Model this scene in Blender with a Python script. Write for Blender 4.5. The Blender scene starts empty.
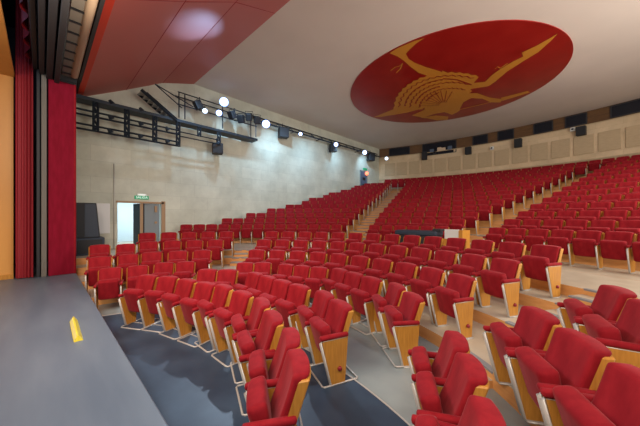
import bpy, bmesh, math, random
from mathutils import Vector, Matrix
random.seed(4)
C = bpy.context.scene.collection
PI = math.pi
# ------------------------------------------------------------------ camera
EYE = 2.15; F = 264.0; Y0 = 216.5; YAW = math.radians(43.5)
S_, C_ = math.sin(YAW), math.cos(YAW)
cam = bpy.data.cameras.new('camera'); cam.sensor_width = 36; cam.lens = F/640*36
cam.shift_y = (Y0-213)/640; cam.clip_start = .05; cam.clip_end = 200
co = bpy.data.objects.new('camera', cam); C.objects.link(co)
co.location = (0, 0, EYE); co.rotation_euler = (PI/2, 0, YAW)
bpy.context.scene.camera = co

def ray(px, py, z=None, x=None, y=None):
    """place in the hall seen at a spot of the survey photo, on a plane z=, x= or y="""
    t = (px-320)/F; dx = -S_+t*C_; dy = C_+t*S_; q = (Y0-py)/F
    u = (z-EYE)/q if z is not None else (x/dx if x is not None else y/dy)
    return Vector((u*dx, u*dy, EYE+u*q))
def hit(px, cx, cy, r):
    t = (px-320)/F; dx = -S_+t*C_; dy = C_+t*S_
    A = dx*dx+dy*dy; B = -2*(dx*cx+dy*cy); K = cx*cx+cy*cy-r*r
    u = (-B+math.sqrt(B*B-4*A*K))/2/A
    return math.atan2(u*dx-cx, u*dy-cy), u

# ------------------------------------------------------------------ materials
def mat(name, col, rough=.6, metal=0, spec=.5, noise=None, emit=None, bump=0, sheen=0):
    m = bpy.data.materials.new(name); m.use_nodes = True; nt = m.node_tree; b = nt.nodes['Principled BSDF']
    b.inputs['Base Color'].default_value = (*col, 1); b.inputs['Roughness'].default_value = rough
    b.inputs['Metallic'].default_value = metal; b.inputs['Specular IOR Level'].default_value = spec
    if sheen:
        b.inputs['Sheen Weight'].default_value = sheen; b.inputs['Sheen Roughness'].default_value = .4
        b.inputs['Sheen Tint'].default_value = (1, .35, .35, 1)
    if emit:
        b.inputs['Emission Color'].default_value = (*emit[0], 1); b.inputs['Emission Strength'].default_value = emit[1]
    if noise:
        col2, sc, stretch = noise[:3]
        tc = nt.nodes.new('ShaderNodeTexCoord'); mp = nt.nodes.new('ShaderNodeMapping'); mp.inputs['Scale'].default_value = stretch
        n = nt.nodes.new('ShaderNodeTexNoise'); n.inputs['Scale'].default_value = sc; n.inputs['Detail'].default_value = 5
        r = nt.nodes.new('ShaderNodeValToRGB'); r.color_ramp.elements[0].color = (*col, 1); r.color_ramp.elements[1].color = (*col2, 1)
        r.color_ramp.elements[0].position = .35; r.color_ramp.elements[1].position = .68
        nt.links.new(tc.outputs['Object'], mp.inputs['Vector']); nt.links.new(mp.outputs[0], n.inputs['Vector'])
        nt.links.new(n.outputs['Fac'], r.inputs['Fac']); nt.links.new(r.outputs['Color'], b.inputs['Base Color'])
        if bump:
            bp = nt.nodes.new('ShaderNodeBump'); bp.inputs['Strength'].default_value = bump; bp.inputs['Distance'].default_value = .01
            nt.links.new(n.outputs['Fac'], bp.inputs['Height']); nt.links.new(bp.outputs[0], b.inputs['Normal'])
    return m
def stone(name, c1, c2, mortar, axis, bw=1.3, bh=.62):
    m = bpy.data.materials.new(name); m.use_nodes = True; nt = m.node_tree; b = nt.nodes['Principled BSDF']
    tc = nt.nodes.new('ShaderNodeTexCoord'); sp = nt.nodes.new('ShaderNodeSeparateXYZ'); cb = nt.nodes.new('ShaderNodeCombineXYZ')
    nt.links.new(tc.outputs['Object'], sp.inputs[0]); nt.links.new(sp.outputs[axis], cb.inputs[0]); nt.links.new(sp.outputs[2], cb.inputs[1])
    br = nt.nodes.new('ShaderNodeTexBrick'); br.inputs['Color1'].default_value = (*c1, 1); br.inputs['Color2'].default_value = (*c2, 1)
    br.inputs['Mortar'].default_value = (*mortar, 1); br.inputs['Scale'].default_value = 1; br.inputs['Mortar Size'].default_value = .006
    br.inputs['Brick Width'].default_value = bw; br.inputs['Row Height'].default_value = bh; br.inputs['Mortar Smooth'].default_value = .4
    nt.links.new(cb.outputs[0], br.inputs['Vector'])
    n = nt.nodes.new('ShaderNodeTexNoise'); n.inputs['Scale'].default_value = .9; n.inputs['Detail'].default_value = 7; n.inputs['Roughness'].default_value = .65
    nt.links.new(tc.outputs['Object'], n.inputs['Vector'])
    r = nt.nodes.new('ShaderNodeValToRGB'); r.color_ramp.elements[0].color = (.88, .86, .82, 1); r.color_ramp.elements[1].color = (1.12, 1.1, 1.06, 1)
    r.color_ramp.elements[0].position = .35; r.color_ramp.elements[1].position = .65
    nt.links.new(n.outputs['Fac'], r.inputs['Fac'])
    mx = nt.nodes.new('ShaderNodeMix'); mx.data_type = 'RGBA'; mx.blend_type = 'MULTIPLY'; mx.inputs['Factor'].default_value = 1
    nt.links.new(br.outputs['Color'], mx.inputs[6]); nt.links.new(r.outputs['Color'], mx.inputs[7]); nt.links.new(mx.outputs[2], b.inputs['Base Color'])
    b.inputs['Roughness'].default_value = .75
    return m
M = {}
M['velvet'] = mat('red_velvet', (.215, .0050, .011), .8, noise=((.30, .011, .018), 9, (1, 1, .4)), bump=.3, sheen=.25, spec=.15)
M['joint_and_shade'] = mat('dark_red_joint_and_shade', (.25, .005, .014), .8, noise=((.32, .010, .02), 12, (1, 1, 1)), sheen=.3, spec=.2)
M['wood'] = mat('orange_wood', (.46, .195, .026), .4, noise=((.58, .27, .042), 6, (6, 6, .6)))
M['wood_step'] = mat('step_riser_wood', (.62, .29, .09), .45, noise=((.72, .37, .13), 3, (1, 1, 8)))
M['metal'] = mat('pale_painted_metal', (.50, .48, .44), .4, metal=.25)
M['plate'] = mat('teal_plate', (.02, .10, .10), .4)
M['knob'] = mat('dark_red_knob', (.25, .01, .02), .4)
M['tread'] = mat('beige_tread', (.42, .36, .265), .42, noise=((.52, .46, .35), 2.2, (1, 1, 1)))
M['nosing'] = mat('grey_nosing', (.22, .23, .24), .5)
M['floor'] = mat('polished_grey_floor', (.20, .245, .25), .3, noise=((.29, .335, .33), 1.1, (1, 1, 1)))
M['pit'] = mat('dark_blue_pit_floor', (.022, .042, .075), .42, noise=((.045, .080, .13), 1.5, (1, 1, 1)))
M['stage'] = mat('stage_vinyl', (.10, .135, .185), .42, noise=((.135, .175, .225), 1.3, (.5, 3, 1)), bump=.25)
M['wall'] = stone('limestone_wall', (.53, .565, .485), (.595, .62, .53), (.44, .465, .40), 1)
M['back'] = stone('tan_back_wall', (.62, .49, .32), (.66, .53, .36), (.52, .40, .25), 0, 1.1, .5)
M['panel'] = mat('tan_panel', (.53, .41, .25), .7, noise=((.48, .36, .22), 5, (1, 1, 4)))
M['band'] = mat('brown_wood_band', (.10, .048, .016), .5, noise=((.15, .07, .022), 2, (1, 1, 6)))
M['ceil'] = mat('ceiling_plaster', (.68, .605, .54), .85, noise=((.72, .645, .575), .5, (1, 1, 1)))
M['soffit'] = mat('dusty_red_soffit', (.46, .105, .085), .5)
M['rededge'] = mat('bright_red_edge', (.72, .05, .02), .5)
M['pillar'] = mat('crimson_fabric', (.19, .003, .016), .8, noise=((.24, .005, .024), 14, (1, 1, .2)), spec=.15)
M['curtain'] = mat('red_curtain', (.26, .005, .014), .6, sheen=.2)
M['black'] = mat('matt_black', (.012, .014, .018), .6)
M['truss'] = mat('blackened_steel', (.018, .028, .040), .5, metal=.3)
M['darkgrey'] = mat('dark_grey_beam', (.022, .023, .028), .7)
M['grey'] = mat('grey_flat', (.20, .185, .16), .7)
M['shell'] = mat('orange_shell_panel', (.60, .27, .055), .5, noise=((.70, .34, .08), 1.5, (1, 1, .2)))
M['cream'] = mat('cream_tube', (.62, .48, .34), .6)
M['white'] = mat('white_board', (.72, .74, .72), .5)
M['mural'] = mat('mural_red', (.27, .008, .006), .3, noise=((.33, .014, .010), 1, (1, 1, 1)))
M['gold'] = mat('mural_gold', (.58, .25, .03), .4)
M['yellow'] = mat('yellow_plastic', (.85, .72, .05), .4)
M['yellow2'] = mat('pale_yellow', (.75, .68, .25), .5)
M['glassdark'] = mat('dark_glass', (.010, .013, .022), .1)
M['green'] = mat('exit_green', (.01, .22, .10), .5, emit=((.01, .45, .2), .35))
M['whitee'] = mat('sign_white', (.8, .85, .8), .5, emit=((.8, 1, .9), .5))
M['room'] = mat('pale_room_wall', (.62, .74, .80), .6)
M['tanframe'] = mat('tan_door_frame', (.36, .22, .11), .5)
M['greydoor'] = mat('grey_door', (.20, .24, .26), .5)
M['bluedoor'] = mat('blue_grey_door', (.09, .13, .20), .5)
M['subblue'] = mat('navy_cabinet', (.02, .035, .06), .5)
M['lens'] = mat('blue_white_lamp', (.8, .9, 1), .3, emit=((.35, .62, 1.0), 120))
M['lens2'] = mat('white_lamp', (.8, .9, 1), .3, emit=((.55, .75, 1.0), 35))
M['redlamp'] = mat('red_lamp', (1, .2, .1), .4, emit=((1, .18, .08), 2.5))

# ------------------------------------------------------------------ mesh helpers
def finish(name, bm, m, parent=None, loc=None, smooth=False, recalc=True):
    if recalc: bmesh.ops.recalc_face_normals(bm, faces=bm.faces)
    me = bpy.data.meshes.new(name); bm.to_mesh(me); bm.free()
    for q in (m if isinstance(m, (list, tuple)) else [m]): me.materials.append(q)
    if smooth:
        for p in me.polygons: p.use_smooth = True
    o = bpy.data.objects.new(name, me); C.objects.link(o)
    if parent: o.parent = parent
    if loc: o.location = loc
    return o
def box(bm, x0, x1, y0, y1, z0, z1, mi=0, mtx=None, bevel=0, seg=2):
    vs = [bm.verts.new((x, y, z)) for x in (x0, x1) for y in (y0, y1) for z in (z0, z1)]
    fs = [bm.faces.new([vs[i] for i in f]) for f in ((0, 1, 3, 2), (4, 6, 7, 5), (0, 4, 5, 1), (2, 3, 7, 6), (0, 2, 6, 4), (1, 5, 7, 3))]
    for f in fs: f.material_index = mi
    if bevel:
        es = list({e for f in fs for e in f.edges})
        r = bmesh.ops.bevel(bm, geom=es, offset=bevel, segments=seg, affect='EDGES', profile=.5)
        vs = list({v for v in vs if v.is_valid} | set(r['verts']))
    if mtx: bmesh.ops.transform(bm, matrix=mtx, verts=[v for v in vs if v.is_valid])
    return vs
def tube(bm, pts, r, n=8, closed=False):
    pts = [Vector(p) for p in pts]; rings = []; N = len(pts)
    for i, p in enumerate(pts):
        a = pts[i-1] if (i > 0 or closed) else p; b = pts[(i+1) % N] if (i < N-1 or closed) else p
        d = (b-a).normalized()
        up = Vector((0, 0, 1)) if abs(d.z) < .9 else Vector((0, 1, 0))
        u = d.cross(up).normalized(); v = u.cross(d)
        rings.append([bm.verts.new(p+(u*math.cos(2*PI*k/n)+v*math.sin(2*PI*k/n))*r) for k in range(n)])
    for i in range(N if closed else N-1):
        A, B = rings[i], rings[(i+1) % N]
        for k in range(n): bm.faces.new((A[k], A[(k+1) % n], B[(k+1) % n], B[k]))
    if not closed:
        bm.faces.new(rings[0]); bm.faces.new(rings[-1][::-1])
def prism(bm, poly, h0, h1, axis='z', mi=0):
    """poly of 2-D points extruded along axis"""
    def P(a, b, h): return {'z': (a, b, h), 'x': (h, a, b), 'y': (a, h, b)}[axis]
    A = [bm.verts.new(P(a, b, h0)) for a, b in poly]; B = [bm.verts.new(P(a, b, h1)) for a, b in poly]
    n = len(poly); fs = [bm.faces.new(A), bm.faces.new(B[::-1])]
    for i in range(n): fs.append(bm.faces.new((A[i], A[(i+1) % n], B[(i+1) % n], B[i])))
    for f in fs: f.material_index = mi
def thing(name, label, cat, loc=(0, 0, 0), rz=0, group=None):
    o = bpy.data.objects.new(name, None); C.objects.link(o); o.empty_display_size = .2
    o.location = loc; o.rotation_euler = (0, 0, rz); return tag(o, label, cat, group)
def tag(o, label, cat, group=None):
    o['label'] = label; o['category'] = cat
    if group: o['group'] = group
    return o
def struct(name, bm, m, smooth=False, recalc=True):
    o = finish(name, bm, m, smooth=smooth, recalc=recalc); o['kind'] = 'structure'; return o

# ------------------------------------------------------------------ seat meshes (front is local -y, origin on the floor under the top of the back)
TOP = .93; PITCH = .55
def cushion(w, h, t, bev, seg=3, nx=8, nz=6):
    bm = bmesh.new(); box(bm, -w/2, w/2, -t/2, t/2, -h/2, h/2, bevel=bev, seg=seg)
    for i in range(1, nx):
        x = -w/2+w*i/nx; bmesh.ops.bisect_plane(bm, geom=bm.verts[:]+bm.edges[:]+bm.faces[:], plane_co=(x, 0, 0), plane_no=(1, 0, 0))
    for i in range(1, nz):
        z = -h/2+h*i/nz; bmesh.ops.bisect_plane(bm, geom=bm.verts[:]+bm.edges[:]+bm.faces[:], plane_co=(0, 0, z), plane_no=(0, 0, 1))
    return bm
def mesh_of(bm, name, m, smooth=True):
    bmesh.ops.recalc_face_normals(bm, faces=bm.faces)
    me = bpy.data.meshes.new(name); bm.to_mesh(me); bm.free()
    for q in (m if isinstance(m, (list, tuple)) else [m]): me.materials.append(q)
    if smooth:
        for p in me.polygons: p.use_smooth = True
    return me
ME = {}
# padded back
bm = cushion(.455, .57, .12, .032)
for v in bm.verts:
    x, y, z = v.co; k = (z+.28)/.56
    w = 1+.05*k
    yy = y - .045*(x/.24)**2*(.6 if y < 0 else 1.0) + .012*math.cos(x/.24*PI/2)*0
    bul = -.022*math.exp(-((k-.22)/.22)**2) if y < 0 else 0          # lumbar swell
    zz = z + .012*math.cos(x/.24*PI/2)*k
    bk = .035*max(0, (k-.88)/.12) if y > 0 else 0
    v.co = (x*w, yy+bul+bk-.060-.17*(1-k)+.015, zz+.65)
ME['backrest'] = mesh_of(bm, 'backrest', M['velvet'])
# wooden shell behind the padding, showing as an orange edge on either side
bm = cushion(.505, .52, .05, .010, seg=1)
for v in bm.verts:
    x, y, z = v.co; k = (z+.26)/.52
    e = max(0, abs(x)-.222)/.03
    v.co = (x*(1+.03*k), y-.045*(x/.24)**2-.045*e*(1 if y < 0 else 0)+.014-.17*(1-k)+.010, z+.645)
ME['back_shell'] = mesh_of(bm, 'back_shell', M['wood'], False)
# tip-up seat, folded
bm = cushion(.445, .46, .135, .045)
for v in bm.verts:
    x, y, z = v.co; k = (z+.23)/.46
    y *= .72+.42*k
    yy = y-.018*math.cos(x/.23*PI/2)*(1 if y < 0 else 0)
    a = math.radians(13)
    v.co = (x, yy*math.cos(a)-z*math.sin(a)-.345, z*math.cos(a)+yy*math.sin(a)+.515)
ME['seat'] = mesh_of(bm, 'seat', M['velvet'])
def stand(sx):
    x = sx*.262; out = {}
    bm = bmesh.new(); box(bm, x-.034, x+.034, -.50, -.10, .60, .655, bevel=.022, seg=3)
    out['armrest'] = mesh_of(bm, 'armrest', M['velvet'])
    bm = bmesh.new(); prism(bm, [(-.475, .60), (-.105, .60), (-.15, .025), (-.34, .025)], x-.016, x+.016, 'x')
    out['side_panel'] = mesh_of(bm, 'side_panel', M['wood'], False)
    bm = bmesh.new(); tube(bm, [(x, -.13, .592), (x, -.47, .592), (x, -.492, .57), (x, -.355, .03), (x, -.33, .014), (x, -.14, .014)], .018, 6)
    box(bm, x-.03, x+.03, -.34, -.12, 0, .012)
    out['leg'] = mesh_of(bm, 'leg', M['metal'])
    bm = bmesh.new(); r = bmesh.ops.create_cone(bm, cap_ends=True, segments=12, radius1=.032, radius2=.026, depth=.022,
                      matrix=Matrix.Translation((x+sx*.027, -.23, .21)) @ Matrix.Rotation(sx*PI/2, 4, 'Y'))
    out['aisle_light'] = mesh_of(bm, 'aisle_light', M['knob'])
    return out
ST = {1: stand(1), -1: stand(-1)}
bm = bmesh.new(); box(bm, .13, .18, -.094, -.084, .850, .875, bevel=.002, seg=1)
ME['number_plate'] = mesh_of(bm, 'number_plate', M['plate'], False)
bm = bmesh.new(); tube(bm, [(-.25, -.46, .016), (.25, -.46, .016), (.272, -.44, .016), (.272, .03, .016), (.25, .05, .016), (-.25, .05, .016), (-.272, .03, .016), (-.272, -.44, .016)], .013, 6, True)
tube(bm, [(-.27, -.2, .016), (.27, -.2, .016)], .011, 6)
ME['sled_frame'] = mesh_of(bm, 'sled_frame', M['metal'])
for q in ('backrest', 'back_shell'): pass

def make_seat(parts, lod, loc, rz, left, right, end, sled, label, group, wx=1):
    root = thing('theatre_seat', label, 'seat', loc, rz, group); root.scale.x = wx
    def add(n, me):
        o = bpy.data.objects.new(n, me); C.objects.link(o); o.parent = root
    for n in ('backrest', 'back_shell', 'seat'): add(n, ME[n])
    if lod < 3: add('number_plate', ME['number_plate'])
    if sled: add('sled_frame', ME['sled_frame'])
    for sx, on in ((1, right), (-1, left)):
        if on:
            for n in ('armrest', 'side_panel', 'leg'): add(n, ST[sx][n])
            if sx == 1 and end and lod < 1: add('aisle_light', ST[sx]['aisle_light'])

# ------------------------------------------------------------------ seating plan
LC = (-3.758, .488); UC = (-3.386, -.143)
RR = {-4: 3.61, -3: 4.27, -2: 5.16, -1: 6.08, 0: 10.75, 1: 11.58, 2: 12.46, 3: 13.37, 4: 14.30, 5: 15.23, 6: 16.16, 7: 17.07,
      8: 17.97, 9: 18.86, 10: 19.73, 11: 20.61, 12: 21.48, 13: 22.35, 14: 23.15}
ZT = {-4: -1.051, -3: -.849, -2: -.67, -1: -.487, 0: -.383, 1: -.104, 2: .179, 3: .463, 4: .739, 5: 1.015, 6: 1.288, 7: 1.545,
      8: 1.799, 9: 2.067, 10: 2.329, 11: 2.573, 12: 2.83, 13: 3.08, 14: 3.32}
for k in (-4, -3, -2, -1): RR[k] *= 1.2; ZT[k] *= 1.2
FL = {k: ZT[k]+EYE-TOP for k in ZT}; FL[-4] = 0.0
LP = .66
ORD = 'zero first second third fourth fifth sixth seventh eighth ninth tenth eleventh twelfth thirteenth fourteenth fifteenth sixteenth seventeenth eighteenth nineteenth twentieth'.split()
seats = []   # dict: pos, rz, left, right, end, sled, label, group
def arc_row(block, rowno, k, a0, a1, count_from, end_right, fixn=None, aisle=''):
    cx, cy = LC if k < 0 else UC; r = RR[k]; n = fixn or max(1, round((a1-a0)*r/PITCH))
    pt = LP if k < 0 else PITCH; step = pt/r; wide = k < 0
    for j in range(n):
        # anchored at the aisle side
        a = (a1-(n-1-j)*step-.5*PITCH/r) if end_right else (a0+(j+.5)*step)
        x, y = cx+r*math.sin(a), cy+r*math.cos(a)
        num = (n-j) if count_from == 'right' else j+1
        w = ORD[num] if num < len(ORD) else str(num)+'th'
        lab = 'red theatre seat, %s from %s, %s row of %s' % (w, aisle, ORD[rowno], block)
        seats.append(dict(p=(x, y, FL[k]), a=a, left=j == 0 or wide, right=True, end=end_right and j == n-1, sled=False, label=lab,
                          group='seats of the %s' % block))
D = math.radians
# rear left block, beside the stone wall
ulr = [342.5, 349.4, 355.4, 360.6, 365.4, 369.4, 373.4, 377.3, 380.9, 384, 386, 388, 390.5]
for k in range(13):
    a1 = hit(ulr[k], *UC, RR[k])[0]
    a0 = -math.asin(min(1, (13.12-3.386)/RR[k]))
    arc_row('rear left block', k+1, k, a0, a1, 'right', True, int((a1-a0)*RR[k]/PITCH+.25), 'the aisle')
ucr = {0: .4, 1: 2.15, 2: 3.2, 3: 4.3, 4: 5.2, 5: 5.9, 6: 6.6, 7: 7.2, 8: 7.8, 9: 8.3, 10: 8.8, 11: 9.1, 12: 9.5}
ucl = {0: -17.0, 1: -17.3, 2: -17.8, 3: -17.7, 4: -17.5, 5: -17.4, 6: -17.4, 7: -17.3, 8: -17.2, 9: -17.2, 10: -17.1, 11: -17.1, 12: -17.0}
for k in range(13):
    arc_row('rear middle block', k+1, k, D(ucl[k]), D(ucr[k]), 'right', True, None, 'its right end')
url = {0: 7.3, 1: 8.3, 2: 9.1, 3: 9.7, 4: 10.3, 5: 10.7, 6: 11.1, 7: 11.5, 8: 11.8, 9: 12.1, 10: 12.3, 11: 12.6, 12: 12.8}
for k in range(13):
    n = 1
    while True:   # as far as the photograph shows
        a = D(url[k])+(n)*PITCH/RR[k]; x, y = UC[0]+RR[k]*math.sin(a), UC[1]+RR[k]*math.cos(a)
        d = -x*S_+y*C_; l = x*C_+y*S_
        if 320+F*l/d > 642 or n > 14: break
        n += 1
    arc_row('rear right block', k+1, k, D(url[k]), D(url[k])+n*PITCH/RR[k], 'left', False, n, 'the aisle')
arc_row('rear middle block', 14, 13, D(-22.2), D(10.6), 'right', True, None, 'its right end')
arc_row('rear right block', 14, 13, D(13.2), D(19), 'left', False, 4, 'the aisle')
arc_row('rear middle block', 15, 14, D(-22.6), D(17.2), 'right', True, None, 'its right end')
# front middle block, rows on shallow steps behind the loose front rows
for i, (k, n, a1) in enumerate([(-3, 10, 31.5), (-2, 12, 30.7), (-1, 14, 30.3)]):
    arc_row('front middle block', 4+i, k, 0, D(a1), 'right', True, n, 'its right end')
# front right block
for i, (k, n, a0) in enumerate([(-3, 4, None), (-2, 3, None)]):
    pass
def place_unit(corners, ztop, floor, block, rowno, unit, sled, aisle_end=False, p=PITCH, sq=1, rot=0, face=None):
    wx = .9 if len(corners) == 1 else 1
    """a straight run of seats; corners = spots of the outer top corners of the first and last back"""
    q = [ray(x, y, z=ztop) for x, y in corners]; n = len(q)
    if n > 1:
        d = (q[-1]-q[0]); d.z = 0; p = max(.455, min(.60, d.length/(n-1))); wx = min(1, p/.52)*sq; d.normalize(); mid = (q[0]+q[-1])/2
        if rot: d = Matrix.Rotation(-D(rot), 3, 'Z') @ d
        if face is not None: d = Vector((math.cos(D(face)), -math.sin(D(face)), 0))
        q = [mid+d*(i-(n-1)/2)*p for i in range(n)]
    else:
        d = None
    for i, c in enumerate(q):
        if d is None:
            a = math.atan2(c.x-LC[0], c.y-LC[1]); dd = Vector((math.cos(a), -math.sin(a), 0))
        else: dd = d
        a = math.atan2(-dd.y, dd.x)
        o = c-dd*.26*wx
        lab = 'red seat, %s of %s, %s row, %s' % (ORD[i+1], unit, ORD[rowno], block)
        if n == 1: lab = 'red theatre seat, %s, %s row of %s' % (unit, ORD[rowno], block)
        seats.append(dict(p=(o.x, o.y, floor), a=a, wx=wx, left=i == 0 or p > .575, right=True, end=aisle_end and i == n-1, sled=sled, label=lab,
                          group='seats of the %s' % block))
zp = TOP; B = 'front middle block'
place_unit([(160.3, 275.8), (179.8, 277.4)], zp, 0, B, 1, 'first pair from the left', True, rot=-3, sq=.9)
place_unit([(198.8, 281), (217.3, 285)], zp, 0, B, 1, 'second pair from the left', True, rot=-3, sq=.9)
place_unit([(234.6, 288), (253.9, 295.7)], zp, 0, B, 1, 'third pair from the left', True, rot=-3, sq=.9)
place_unit([(270.7, 306.6), (284.2, 323)], zp, 0, B, 1, 'fourth pair from the left', True)
place_unit([(300, 346.5), (310, 377)], zp, 0, B, 1, 'fifth pair from the left', True)
place_unit([(219, 269.6), (238.8, 269.9)], zp, 0, B, 2, 'left hand pair', True)
place_unit([(264, 275), (278.8, 278.6), (293.8, 283.5), (311.6, 288.2)], zp, 0, B, 2, 'run of four', True)
place_unit([(336, 298), (354.3, 309)], zp, 0, B, 2, 'pair at the right end', True, True)
place_unit([(255, 261.9), (271.4, 261.8)], zp+.02, 0, B, 3, 'left hand pair', True)
place_unit([(296.3, 264.4), (311.3, 265.6), (328.5, 267.3)], zp+.02, 0, B, 3, 'left hand run of three', True)
place_unit([(349.4, 271.3), (365, 274.4), (383.8, 280.6)], zp, 0, B, 3, 'middle run of three', True)
place_unit([(406.4, 289.2), (426.7, 301.6)], zp, 0, B, 3, 'pair at the right end', True, True)
B = 'front left block'
arc_row(B, 4, -1, D(-76.6), D(-50.7), 'right', True, 5, 'the aisle')
arc_row(B, 3, -2, D(-76.2), D(-51.8), 'right', True, 4, 'the aisle')
arc_row(B, 2, -3, D(-75.4), D(-53.2), 'right', True, 3, 'the aisle')
place_unit([(176, 263.6), (195.3, 263.4)], ZT[-4]+EYE, FL[-4], B, 1, 'right hand pair', False, True, sq=.95, face=-58)
place_unit([(123.8, 269.6), (147.5, 266)], ZT[-4]+EYE, FL[-4], B, 1, 'left hand pair', False, sq=.86, face=-76)
place_unit([(139.4, 254)], ZT[-3]+EYE, FL[-3], B, 2, 'second from the left', False)
place_unit([(111.9, 256.3)], ZT[-3]+EYE, FL[-3], B, 2, 'leftmost beside the stage', False)
place_unit([(136, 243.8)], ZT[-2]+EYE, FL[-2], B, 3, 'second from the left', False)
place_unit([(110.6, 244.6)], ZT[-2]+EYE, FL[-2], B, 3, 'leftmost beside the speakers', False)
B = 'front right block'
q = [(470, 355.4), (489.6, 389)]
place_unit(q, .90, 0, B, 1, 'pair nearest the aisle', False, False, .52)
p0 = ray(470, 355.4, z=.90); p1 = ray(489.6, 389, z=.90); dd = (p1-p0).normalized(); p2 = (p0+p1)/2+dd*.26+Vector((dd.x, dd.y, 0))*.56+Vector((-.06, -.12, 0))
a = math.atan2(-dd.y, dd.x)+.12; o = p2-Vector((math.cos(a), -math.sin(a), 0))*PITCH/2
seats.append(dict(p=(o.x, o.y, 0), a=a, left=True, right=True, end=False, sled=False,
                  label='red theatre seat in the foreground, third of the first row of front right block', group='seats of the front right block'))
def run_right(row, z, fl, corners, extra):
    q = [ray(x, y, z=z) for x, y in corners]; d = q[-1]-q[0]; d.z = 0; d.normalize(); a = math.atan2(-d.y, d.x)
    c = q[0]-d*.26
    for i in range(extra):
        seats.append(dict(p=(c.x, c.y, fl), a=a, left=True, right=True, end=False, sled=False,
             label='red theatre seat, %s from the aisle, %s row of front right block' % (ORD[i+1], ORD[row]), group='seats of the front right block'))
        a += .03; c = c+Vector((math.cos(a), -math.sin(a), 0))*.60
run_right(2, ZT[-3]+EYE, FL[-3], [(563.6, 323.5), (620, 355.4)], 3)
run_right(3, ZT[-2]+EYE, FL[-2], [(640, 297), (722, 333)], 2)

def depth(p): return -p[0]*S_+p[1]*C_
seats.sort(key=lambda s: depth(s['p']))
near, far = seats[:300], seats[300:]
for i, s in enumerate(near):
    if i < 60: lod = 0
    elif i < 150: lod = 1
    else: lod = 2
    make_seat(None, lod, s['p'], -s['a'], s['left'], s['right'], s['end'], s['sled'], s['label'], s['group'], s.get('wx', 1))
# the remaining, farthest seats: one object
SB = [(-.245, .245, -.10, .0, .45, .93, 0), (-.27, .27, 0, .035, .42, .925, 1), (-.225, .225, -.42, -.30, .30, .74, 0), (.24, .31, -.46, -.1, .60, .65, 0)]
SW = [(.262, .29, -.44, -.12, .02, .60, 1), (.258, .294, -.47, -.44, .0, .60, 2)]
bm = bmesh.new()
for s in far:
    mt = Matrix.Translation(s['p']) @ Matrix.Rotation(-s['a'], 4, 'Z')
    for b in SB+SW:
        if b in SB[2:3]: vs = box(bm, *b[:6], mi=b[6], mtx=mt @ Matrix.Shear('XZ', 4, (0, 0)))
        else: vs = box(bm, *b[:6], mi=b[6], mtx=mt)
    for q in [(-.29, -.262, -.44, -.12, .02, .60, 1)] if s['left'] else []: box(bm, *q[:6], mi=1, mtx=mt)
if far:
    o = finish('theatre_seats', bm, [M['velvet'], M['wood'], M['metal']]); o['kind'] = 'stuff'
    tag(o, 'mass of small red theatre seats in the farthest rows below the back wall', 'seats')
print('SEATS', len(seats), 'far', len(far))

# ------------------------------------------------------------------ floors and stepped platforms
XL = -13.5; XR = 7.5; STAGE_Z = .55; STAGE_Y = .67
def ring(c, r0, r1, z0, z1, a0, a1, bm, mi_top=0, mi_side=1, n=48, clamp=True):
    if clamp:
        lim = (c[0]-XL)/r0
        if lim < 1: a0 = max(a0, -math.asin(lim))
        lim = (XR-c[0])/r0
        if lim < 1: a1 = min(a1, math.asin(lim))
    def P(a, r, z):
        if clamp:
            if math.sin(a) < 0: r = min(r, (c[0]-XL)/-math.sin(a))
            elif math.sin(a) > 0: r = min(r, (XR-c[0])/math.sin(a))
        x, y = c[0]+r*math.sin(a), c[1]+r*math.cos(a)
        if clamp: y = max(STAGE_Y+.01, y)
        return bm.verts.new((x, y, z))
    g = []
    for i in range(n+1):
        a = a0+(a1-a0)*i/n; g.append([P(a, r0, z0), P(a, r0, z1), P(a, r1, z1), P(a, r1, z0)])
    for i in range(n):
        A, Bq = g[i], g[i+1]
        for (u, v, mi) in ((0, 1, mi_side), (1, 2, mi_top), (2, 3, mi_side)):
            f = bm.faces.new((A[u], A[v], Bq[v], Bq[u])); f.material_index = mi
    for e in (g[0], g[-1]):
        f = bm.faces.new(e); f.material_index = mi_side
bm = bmesh.new(); box(bm, XL, XR, STAGE_Y, 25, -.3, 0); struct('floor', bm, M['floor'])
# oval pit floor
bm = bmesh.new()
pts = [(-3.3+4.0*math.cos(t), .68+2.25*math.sin(t)) for t in [PI*i/60 for i in range(61)]]
prism(bm, pts, .001, .012); struct('floor', bm, M['pit'])
bm = bmesh.new(); tube(bm, [(x, y, .012) for x, y in pts], .012, 5); struct('trim_1', bm, M['metal'])
FR = {-4: 3.61-.60}
def front(k): return RR[k]-.56
RL = RR[-1]+.12
order = [-4, -3, -2, -1]
for i, k in enumerate(order):
    nxt = front(order[i+1]) if i < 3 else RL
    bm = bmesh.new()
    z0 = -.01
    if k == -4: continue
    else:
        ring(LC, front(k), nxt, z0, FL[k], D(-100), D(100), bm)
    struct('floor', bm, [M['tread'], M['wood_step']])
bm = bmesh.new(); ring(LC, RL, 10.9, -.01, FL[0], D(-100), D(100), bm); struct('floor', bm, [M['tread'], M['wood_step']])
for k in range(0, 15):
    r0 = RR[k]-.56; r1 = (RR[k+1]-.56) if k < 14 else 24.2
    if k == 0: r0 = 9.6
    bm = bmesh.new(); ring(UC, r0, r1, -.01 if k < 1 else FL[k-1]-.02, FL[k]+(.002 if k == 0 else 0), D(-80 if k < 3 else -62), D(62), bm); struct('floor', bm, [M['tread'], M['wood_step']])
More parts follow.
